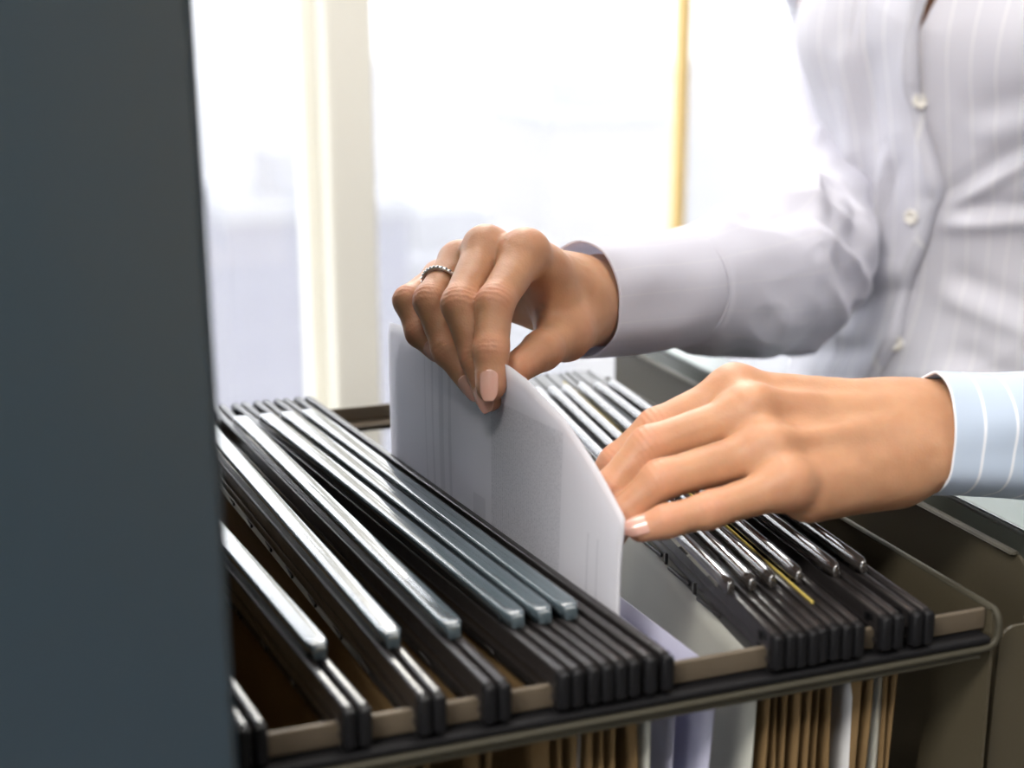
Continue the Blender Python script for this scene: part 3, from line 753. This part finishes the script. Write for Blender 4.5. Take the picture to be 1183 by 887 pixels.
me = bpy.data.meshes.new('person'); me.vertices.add(len(V)); me.vertices.foreach_set('co', V.astype(np.float32).ravel())
me.loops.add(len(Fq)*4); me.loops.foreach_set('vertex_index', Fq.astype(np.int32).ravel())
me.polygons.add(len(Fq)); me.polygons.foreach_set('loop_start', np.arange(0, len(Fq)*4, 4, dtype=np.int32))
me.update(calc_edges=True); me.validate()
at_ = me.attributes.new('flush', 'FLOAT', 'POINT'); at_.data.foreach_set('value', np.concatenate([np.zeros(len(vB0)), flA, flB]).astype(np.float32))
person = link('person', me, M['skin'], None, True)
tag(person, 'person in a pale pinstriped shirt standing at the drawer, pulling up papers with one hand', 'person')
for f, w, L in ((A_i, .0078, .0140), (A_m, .0078, .0135), (A_r, .0075, .0130), (A_p, .0078, .011), (A_t, .0110, .0135), (B_i, .009, .013), (B_m, .0095, .013), (B_r, .009, .013), (B_p, .0078, .0115), (B_t, .011, .013)):
    if f is B_p: f['nail_dir'] = -FW*.92+UP*.38-RT*.1
    nail(f, person, w, L)
# ring on the raised hand's ring finger
c0 = A_r['p'][0]*.40+A_r['p'][1]*.60; ax = unit(A_r['p'][1]-A_r['p'][0])
u_ = unit(np.cross(ax, UP)); w_ = np.cross(ax, u_); rr = .0093
V, Fc = sweep([c0+rr*(math.cos(t)*u_+math.sin(t)*w_) for t in np.linspace(0, 2*PI, 49)[:-1]], .0009, 8, True)
rg = pyd('ring', V, Fc, M['metal'], person, True); rg['label'] = 'silver ring with tiny stones'
bm = bmesh.new()
for t in np.linspace(0, 2*PI, 31)[:-1]:
    p = c0+(rr+.0008)*(math.cos(t)*u_+math.sin(t)*w_)
    bmesh.ops.create_icosphere(bm, subdivisions=1, radius=.00075, matrix=Matrix.Translation(Vector(p)))
bm_obj('ring_stones', bm, mat('clear_stone', (.8, .8, .8), .08, metal=.8), rg)
# ---- shirt trunk
prof = np.array([(.80, .158, .122), (.86, .160, .124), (.92, .146, .114), (.97, .134, .106), (1.01, .127, .103), (1.04, .134, .106), (1.08, .143, .112), (1.12, .153, .119), (1.16, .166, .126), (1.20, .174, .122), (1.25, .172, .106), (1.285, .160, .092), (1.31, .118, .078), (1.325, .075, .066), (1.335, .062, .060)])
nth, nzv = 620, 400
_zf = np.linspace(.80, 1.335, 400); _k = np.exp(-(np.arange(-40, 41)/16.)**2); _k /= _k.sum()
prof = np.stack([_zf]+[np.convolve(np.pad(np.interp(_zf, prof[:, 0], prof[:, c_]), 40, mode='edge'), _k, 'valid') for c_ in (1, 2)], 1)
zz = np.linspace(.80, 1.335, nzv); tu = np.linspace(-PI, PI, nth, endpoint=False); th = tu-.72*np.sin(tu)
T_, Z_ = np.meshgrid(th, zz)
A_ = np.interp(Z_, prof[:, 0], prof[:, 1]); B_ = np.interp(Z_, prof[:, 0], prof[:, 2])
lx = A_*np.sign(np.sin(T_))*np.abs(np.sin(T_))**.92; fy = B_*np.sign(np.cos(T_))*np.abs(np.cos(T_))**.92
bust = sum(.016*np.exp(-((T_-s*.55)/.34)**2-((Z_-1.165)/.05)**2) for s in (-1, 1))
edge_y = np.array([0, 40, 100, 150, 180, 210, 230, 260, 290, 320, 340, 400, 440, 520]); edge_x = np.array([1070, 1068, 1066, 1073, 1079, 1086, 1085, 1078, 1069, 1059, 1055, 1054, 1043, 1030])
ez = 1.185-(edge_y-11)/FPX*.965
ed_off = np.interp(Z_, ez[::-1], (edge_x[::-1]-1071)*.00048)          # metres across the chest
S_ = T_*.12                                                             # arc length from the front centre (her left positive)
rel = S_-ed_off
disp = bust.copy()
flap = sstep(.0006, -.0006, rel)*sstep(-.034, -.020, rel)              # placket lies on top, on her right side
disp += 0.0060*sstep(.0005, -.0005, rel)*sstep(-.20, -.02, rel)
disp -= .0008*np.exp(-((rel+.030)/.0012)**2)                            # stitch line
disp += .0030*np.exp(-((rel-.010)/.010)**2)*-1.0*sstep(1.14, 1.06, Z_)  # hollow beside the edge
P3 = np.stack([S_*9, Z_*7, T_*0], -1)
wx = vnoise(np.stack([S_*8, Z_*8, T_*0+4], -1))
big = vnoise(np.stack([S_*9+wx*.8, Z_*5+wx, T_*0+1.3], -1))
fold = ridged(np.stack([(S_*14+Z_*9)+wx, (Z_*4-S_*3), T_*0+9.1], -1))
fold2 = ridged(np.stack([(S_*10-Z_*16)+wx, (Z_*3+S_*5), T_*0+21.3], -1))
disp += .0045*big+.0035*fold+.0030*fold2*sstep(1.15, 1.0, Z_)
def crease(s0, z0, s1, z1, amp, wd):
    """a pulled fold between two points on the cloth"""
    global disp
    d0 = np.array([s1-s0, z1-z0]); Lc = np.hypot(*d0); d0 /= Lc
    a = (S_-s0)*d0[0]+(Z_-z0)*d0[1]; b = (S_-s0)*-d0[1]+(Z_-z0)*d0[0]
    e = sstep(-.01, .012, a)*sstep(Lc+.02, Lc-.02, a)
    disp = disp+amp*e*(np.exp(-(b/wd)**2)-.7*np.exp(-((b-1.8*wd)/wd)**2))
for q in [(.012, 1.045, .060, 1.085, .005, .006), (.010, 1.035, .085, 1.045, .005, .007), (.015, .985, .090, .960, .004, .009), (-.012, 1.00, -.075, .955, .004, .008),
          (-.03, 1.03, -.10, 1.10, .004, .010), (-.02, .95, -.09, .93, .004, .008), (-.115, 1.00, -.05, 1.05, .004, .008), (.03, 1.10, .11, 1.13, .004, .010), (-.035, 1.16, -.06, 1.03, .003, .009),
          (.02, .93, .10, .90, .005, .010), (-.018, 1.085, -.035, 1.03, .003, .005)]: crease(*q)
nl, nf = np.sin(T_)/A_, np.cos(T_)/B_; nn = np.hypot(nl, nf); nl, nf = nl/nn, nf/nn
lx = lx+nl*disp; fy = fy+nf*disp
drape = .010*sstep(1.0, .85, Z_)
PTS = np.array([BC[0], BC[1], 0])[None, None]+LEFT*(lx+nl*drape)[..., None]+FACE*(fy+nf*drape)[..., None]+UZ*Z_[..., None]
ids = np.arange(nth*nzv).reshape(nzv, nth)
q = np.stack([ids[:-1], np.roll(ids, -1, 1)[:-1], np.roll(ids, -1, 1)[1:], ids[1:]], -1)
open_ = (Z_ > 1.166) & (rel > .0004) & (rel < (Z_-1.166)*.20)
keep = ~open_[:-1]
q = q[keep]
uvs = np.stack([np.where(S_ > -9, S_, 0)+.0002*0+.002*vnoise(np.stack([S_*30, Z_*14, S_*0], -1)), Z_], -1).reshape(-1, 2)
shirt = pyd('shirt', PTS.reshape(-1, 3), q.reshape(-1, 4), M['shirt'], person, True, uvs)
shirt['label'] = 'pale lavender pinstriped button-up shirt'
ne = np.cross(np.roll(PTS, -2, 1)-np.roll(PTS, 2, 1), np.gradient(PTS, axis=0)); ne /= np.linalg.norm(ne, axis=2)[..., None]
if np.mean(ne[:, nth//2]@FACE) < 0: ne = -ne
VV, FF, UU = [], [], []
rows = [i_ for i_ in range(nzv) if zz[i_] < 1.30]; ncol = 12
for a_, i_ in enumerate(rows):
    eo = ed_off[i_, nth//2]
    for c_ in range(ncol+1):
        t_ = c_/ncol; sv = (eo-.0215+.0220*t_)/.12
        jj = np.interp(sv, th, np.arange(nth)); j0 = int(jj); f_ = jj-j0
        P_ = PTS[i_, j0]*(1-f_)+PTS[i_, j0+1]*f_; n_ = unit(ne[i_, j0]*(1-f_)+ne[i_, j0+1]*f_)
        lift = .0006+.0030*t_**3-.0012*math.exp(-((t_-.80)/.05)**2)-.0008*math.exp(-((t_-.10)/.05)**2)
        VV.append(P_+n_*(lift+.0015*math.exp(-((t_-.95)/.2)**2)*math.sin(zz[i_]*95))); UU.append((sv*.12, zz[i_]))
for a_ in range(len(rows)-1):
    for c_ in range(ncol):
        b_ = a_*(ncol+1)+c_; FF.append((b_, b_+1, b_+ncol+2, b_+ncol+1))
pk = pyd('placket', VV, FF, M['shirt'], shirt, True, UU)
md = pk.modifiers.new('th', 'SOLIDIFY'); md.thickness = .0013; md.offset = 1
# buttons on the placket
def cloth_pt(s, z):
    i = int(round((z-.80)/(1.335-.80)*(nzv-1))); j = int(np.argmin(np.abs(th-s/.12)))
    n = np.cross(PTS[i, (j+2) % nth]-PTS[i, j-2], PTS[i+2, j]-PTS[i-2, j]); n = unit(n)
    if np.dot(n, FACE) < 0: n = -n
    return PTS[i, j], n
for z, s in ((1.122, -.0014), (1.040, -.0024), (.944, -.0060), (.86, -.020)):
    e_ = 0
    p, n = cloth_pt(e_+s, z)
    bm = bmesh.new(); r_, hh = .0056, .0011
    mt = Matrix.Translation(Vector(p+n*.0034)) @ Vector(n).to_track_quat('Z', 'Y').to_matrix().to_4x4()
    prof_b = [(0, hh*.8), (r_*.62, hh*.8), (r_*.72, hh*1.5), (r_*.92, hh*1.5), (r_, hh*.9), (r_*.97, 0), (0, -.0002)]
    ring_prev = None; N_ = 24
    rings = []
    for rr_, zz_ in prof_b:
        rings.append([bm.verts.new(mt @ Vector((rr_*math.cos(2*PI*k_/N_), rr_*math.sin(2*PI*k_/N_), zz_))) for k_ in range(N_)] if rr_ > 0 else [bm.verts.new(mt @ Vector((0, 0, zz_)))])
    for a_, b_ in zip(rings, rings[1:]):
        for k_ in range(N_):
            l_ = (k_+1) % N_
            if len(a_) == 1: bm.faces.new((a_[0], b_[k_], b_[l_]))
            elif len(b_) == 1: bm.faces.new((a_[k_], a_[l_], b_[0]))
            else: bm.faces.new((a_[k_], a_[l_], b_[l_], b_[k_]))
    bm_obj('button', bm, M['button'], shirt, True)
# ---- sleeves: swept tubes with folds
def spline(P_, n):
    P_ = np.array(P_, float); t = np.linspace(0, len(P_)-1, n); i = np.clip(t.astype(int), 0, len(P_)-2); f = (t-i)[:, None]
    pm = P_[np.clip(i-1, 0, len(P_)-1)]; p0 = P_[i]; p1 = P_[i+1]; p2 = P_[np.clip(i+2, 0, len(P_)-1)]
    return .5*((2*p0)+(-pm+p1)*f+(2*pm-5*p0+4*p1-p2)*f**2+(-pm+3*p0-3*p1+p2)*f**3)
def tube(name, ctr, rad, foldf, m, parent, nu=160, nv=260, ref=UZ, th_=.0008, zsc=None):
    """ctr: points ; rad: (radius up/down, radius sideways) per point"""
    R_ = spline([(*c, *(r if isinstance(r, tuple) else (r, r))) for c, r in zip(ctr, rad)], nv)
    c = R_[:, :3]; r1 = R_[:, 3]; r2 = R_[:, 4]
    tg = np.gradient(c, axis=0); tg /= np.linalg.norm(tg, axis=1)[:, None]
    U0 = ref-tg*(tg@ref)[:, None]; U0 /= np.linalg.norm(U0, axis=1)[:, None]; W0 = np.cross(tg, U0)
    s = np.concatenate([[0], np.cumsum(np.linalg.norm(np.diff(c, axis=0), axis=1))])
    a = np.linspace(0, 2*PI, nu+1)
    A2, S2 = np.meshgrid(a, s)
    d = foldf(A2, S2, s[-1])
    pos = c[:, None]+U0[:, None]*(np.cos(A2)*(r1[:, None]+d))[..., None]+W0[:, None]*(np.sin(A2)*(r2[:, None]+d))[..., None]
    ids = np.arange((nu+1)*nv).reshape(nv, nu+1)
    q = np.stack([ids[:-1, :-1], ids[:-1, 1:], ids[1:, 1:], ids[1:, :-1]], -1).reshape(-1, 4)
    uv = np.stack([A2*.035, S2], -1).reshape(-1, 2)
    o = pyd(name, pos.reshape(-1, 3), q, m, parent, True, uv)
    md = o.modifiers.new('th', 'SOLIDIFY'); md.thickness = th_; md.offset = -1
    return o, pos
def per(A2): return np.cos(A2), np.sin(A2)
def folds_A(A2, S2, L):
    cx_, sx_ = per(A2)
    wv = vnoise(np.stack([cx_*1.5, sx_*1.5, S2*14], -1))
    f1 = ridged(np.stack([cx_*1.6+S2*14, sx_*1.6-S2*9+wv*.5, S2*16], -1))
    f2 = ridged(np.stack([cx_*2.2-3, sx_*2.2+S2*20, S2*9+wv], -1))
    f3 = vnoise(np.stack([cx_*1.1, sx_*1.1, S2*9+5], -1))
    e = sstep(.0, .06, S2)
    elb = np.exp(-((S2-.19)/.09)**2)
    return e*(.0045*f1+.0035*f2+.005*f3)*(.45+.9*elb)-.0012*np.exp(-((S2-.002)/.003)**2)
def flat_f(A2, S2, L): return .0013*vnoise(np.stack([np.cos(A2)*2, np.sin(A2)*2, S2*40], -1))
# her right arm (centre of the photo)
cufA0 = at(667, 347, .712); dirA = unit(elA-cufA0)
slA, _ = tube('sleeve', [at(782, 334, .775), at(825, 330, .815), at(868, 322, .860), at(903, 308, .92), at(932, 274, 1.02), at(953, 200, 1.10), at(966, 110, 1.15), at(975, 20, 1.18), shA+UZ*.0, bp(-.09, 0, 1.29)],
              [(.0335, .033), (.040, .038), (.046, .044), (.052, .048), (.047, .046), (.043, .044), (.043, .044), (.046, .046), (.058, .058), (.056, .06)], folds_A, M['sleeve'], shirt)
cfA, pcA = tube('cuff', [cufA0, at(705, 343, .732), at(745, 339, .754), at(786, 334, .778)], [(.0305, .0295), (.0315, .030), (.0320, .031), (.0325, .0315)], flat_f, M['sleeve'], shirt, 120, 60, th_=.0012)
# her left arm (right of the photo)
cufB0 = at(1074, 500, .601)
slB, _ = tube('sleeve', [at(1205, 503, .610), at(1300, 503, .620), at(1410, 503, .634), at(1520, 495, .650), at(1600, 440, .685), at(1600, 310, .76), at(1540, 170, .84), at(1460, 60, .91), shB+UZ*.0, bp(.09, 0, 1.29)],
              [(.030, .031), (.036, .038), (.043, .044), (.049, .049), (.053, .052), (.053, .050), (.052, .048), (.054, .05), (.058, .058), (.056, .06)], folds_A, M['sleeve'], shirt)
cfB, pcB = tube('cuff', [cufB0, at(1120, 501, .603), at(1165, 502, .606), at(1210, 503, .610)], [(.0268, .0275), (.0272, .028), (.0276, .0285), (.0282, .029)], flat_f, M['cuff'], shirt, 120, 60, th_=.0012)
cfB['label'] = 'pale blue pinstriped cuff'
# ---- trousers, shoes and hair
fd2 = Field(np.array([BC[0]-.25, BC[1]-.25, .02]), np.array([BC[0]+.25, BC[1]+.25, .98]), .008); D2 = fd2.new()
capsule(fd2, D2, bp(-.045, 0, .86), bp(.045, 0, .86), .122, .122, .04, (FACE, .86)); capsule(fd2, D2, bp(-.02, 0, .90), bp(.02, 0, .93), .118, .112, .04, (FACE, .86))
for s in (-1, 1):
    capsule(fd2, D2, bp(s*.08, 0, .80), bp(s*.085, .01, .46), .092, .064, .03); capsule(fd2, D2, bp(s*.085, .01, .46), bp(s*.09, -.01, .10), .064, .056, .02)
V, Fq = surface(fd2, D2); V = relax(V, Fq, 2); pyd('trousers', V, Fq, M['trousers'], person, True)
for s in (-1, 1):
    f3 = Field(bp(s*.1, .04, 0)-np.array([.16, .16, 0]), bp(s*.1, .04, .14)+np.array([.16, .16, 0]), .004); D3 = f3.new()
    capsule(f3, D3, bp(s*.09, -.025, .040), bp(s*.10, .14, .030), .037, .030, .02); capsule(f3, D3, bp(s*.09, -.02, .05), bp(s*.09, -.01, .10), .037, .040, .02)
    V, Fq = surface(f3, D3); V[:, 2] = np.maximum(V[:, 2], .002); pyd('shoe', V, Fq, M['shoe'], person, True)
f4 = Field(bp(0, 0, 1.2)-np.array([.16, .16, 0]), bp(0, 0, 1.64)+np.array([.16, .16, 0]), .005); D4 = f4.new()
capsule(f4, D4, bp(0, -.012, 1.515), bp(0, -.025, 1.53), .084, .088, .02); capsule(f4, D4, bp(0, -.05, 1.50), bp(0, -.07, 1.30), .075, .045, .03)
capsule(f4, D4, bp(0, .10, 1.485), bp(0, .09, 1.40), .062, .06, .008, cut=True)
V, Fq = surface(f4, D4); V = relax(V, Fq, 2); N = vnormals(V, Fq); V += N*(.002*np.sin(V[:, :1]*600+V[:, 1:2]*400)); pyd('hair', V, Fq, M['hair'], person, True)
for s in (-1, 1):
    bm = bmesh.new(); bmesh.ops.create_uvsphere(bm, u_segments=20, v_segments=12, radius=.0115, matrix=Matrix.Translation(Vector(bp(s*.030, .083, 1.503)))); bm_obj('eye', bm, mat('eye_white', (.8, .8, .8), .2), person, True)
#@@LIGHT
# ------------------------------------------------------------------ fill lamps, unseen fixtures added to brighten shirt, papers and posts
LAMPS = [(-1.1, -.7, 'added fill panel on the ceiling behind the photographer, left', 72), (.3, 1.15, 'added fill panel on the ceiling close to the window wall', 20), (1.1, -.9, 'added fill panel on the ceiling behind the photographer, right', 16)]
for x, y, l, pw in LAMPS:
    e = empty('fill_fixture', (x, y, ZC)); tag(e, l, 'added fill light')
    bm = bmesh.new()
    for q in ((x-.62, x+.62, y-.32, y-.30), (x-.62, x+.62, y+.30, y+.32), (x-.62, x-.60, y-.30, y+.30), (x+.60, x+.62, y-.30, y+.30)): box(bm, *q, ZC-.04, ZC)
    bm_obj('fill_frame', bm, M['white_trim'], e)
    bxo('fill_panel', x-.6, x+.6, y-.3, y+.3, ZC-.03, ZC-.02, emis('fill_panel_glow', (1, .95, .88), 2.0), e)
    ld = bpy.data.lights.new('fill_lamp', 'AREA'); ld.shape = 'RECTANGLE'; ld.size = 1.15; ld.size_y = .55; ld.energy = pw; ld.color = (1, .95, .90)
    lo = bpy.data.objects.new('fill_lamp', ld); COL.objects.link(lo); lo.location = (x, y, ZC-.05)
    lo.parent = e; lo.matrix_parent_inverse = Matrix.Translation(-Vector(e.location))
sun = bpy.data.lights.new('sun', 'SUN'); sun.energy = 1.5; sun.angle = math.radians(3); sun.color = (1, .95, .86)
so = bpy.data.objects.new('sun', sun); COL.objects.link(so)
sd = Vector((.30, 1.0, .62)).normalized(); so.rotation_euler = sd.to_track_quat('Z', 'Y').to_euler()
w = bpy.data.worlds.new('world'); SC.world = w; w.use_nodes = True; nt = w.node_tree; bg = nt.nodes['Background']
tc = nt.nodes.new('ShaderNodeTexCoord'); sp = nt.nodes.new('ShaderNodeSeparateXYZ'); nt.links.new(tc.outputs['Generated'], sp.inputs[0])
rp = nt.nodes.new('ShaderNodeValToRGB'); nt.links.new(sp.outputs[2], rp.inputs[0])
rp.color_ramp.elements[0].position = 0; rp.color_ramp.elements[0].color = (1, .985, .96, 1)
rp.color_ramp.elements[1].position = .7; rp.color_ramp.elements[1].color = (.88, .92, 1, 1)
nt.links.new(rp.outputs[0], bg.inputs[0]); bg.inputs[1].default_value = 4.5
# ------------------------------------------------------------------ camera
cd = bpy.data.cameras.new('camera'); cam = bpy.data.objects.new('camera', cd); COL.objects.link(cam); SC.camera = cam
cd.sensor_width = 36; cd.lens = 36*FPX/1183; cd.clip_start = .01; cd.clip_end = 30000
mw = Matrix(((RT[0], UP[0], -FW[0], CAM[0]), (RT[1], UP[1], -FW[1], CAM[1]), (RT[2], UP[2], -FW[2], CAM[2]), (0, 0, 0, 1)))
cam.matrix_world = mw
cd.dof.use_dof = True; cd.dof.focus_distance = .64; cd.dof.aperture_fstop = 5.6
vs = SC.view_settings; vs.view_transform = 'Standard'; vs.look = 'None'; vs.gamma = 1; vs.exposure = 0.17; vs.use_curve_mapping = False
SC.render.film_transparent = False
cy = SC.cycles; cy.use_denoising = True; cy.max_bounces = 8; cy.volume_bounces = 1; cy.diffuse_bounces = 4; cy.glossy_bounces = 4; cy.transparent_max_bounces = 12; cy.transmission_bounces = 4
cy.sample_clamp_indirect = 6; cy.caustics_reflective = False; cy.caustics_refractive = False
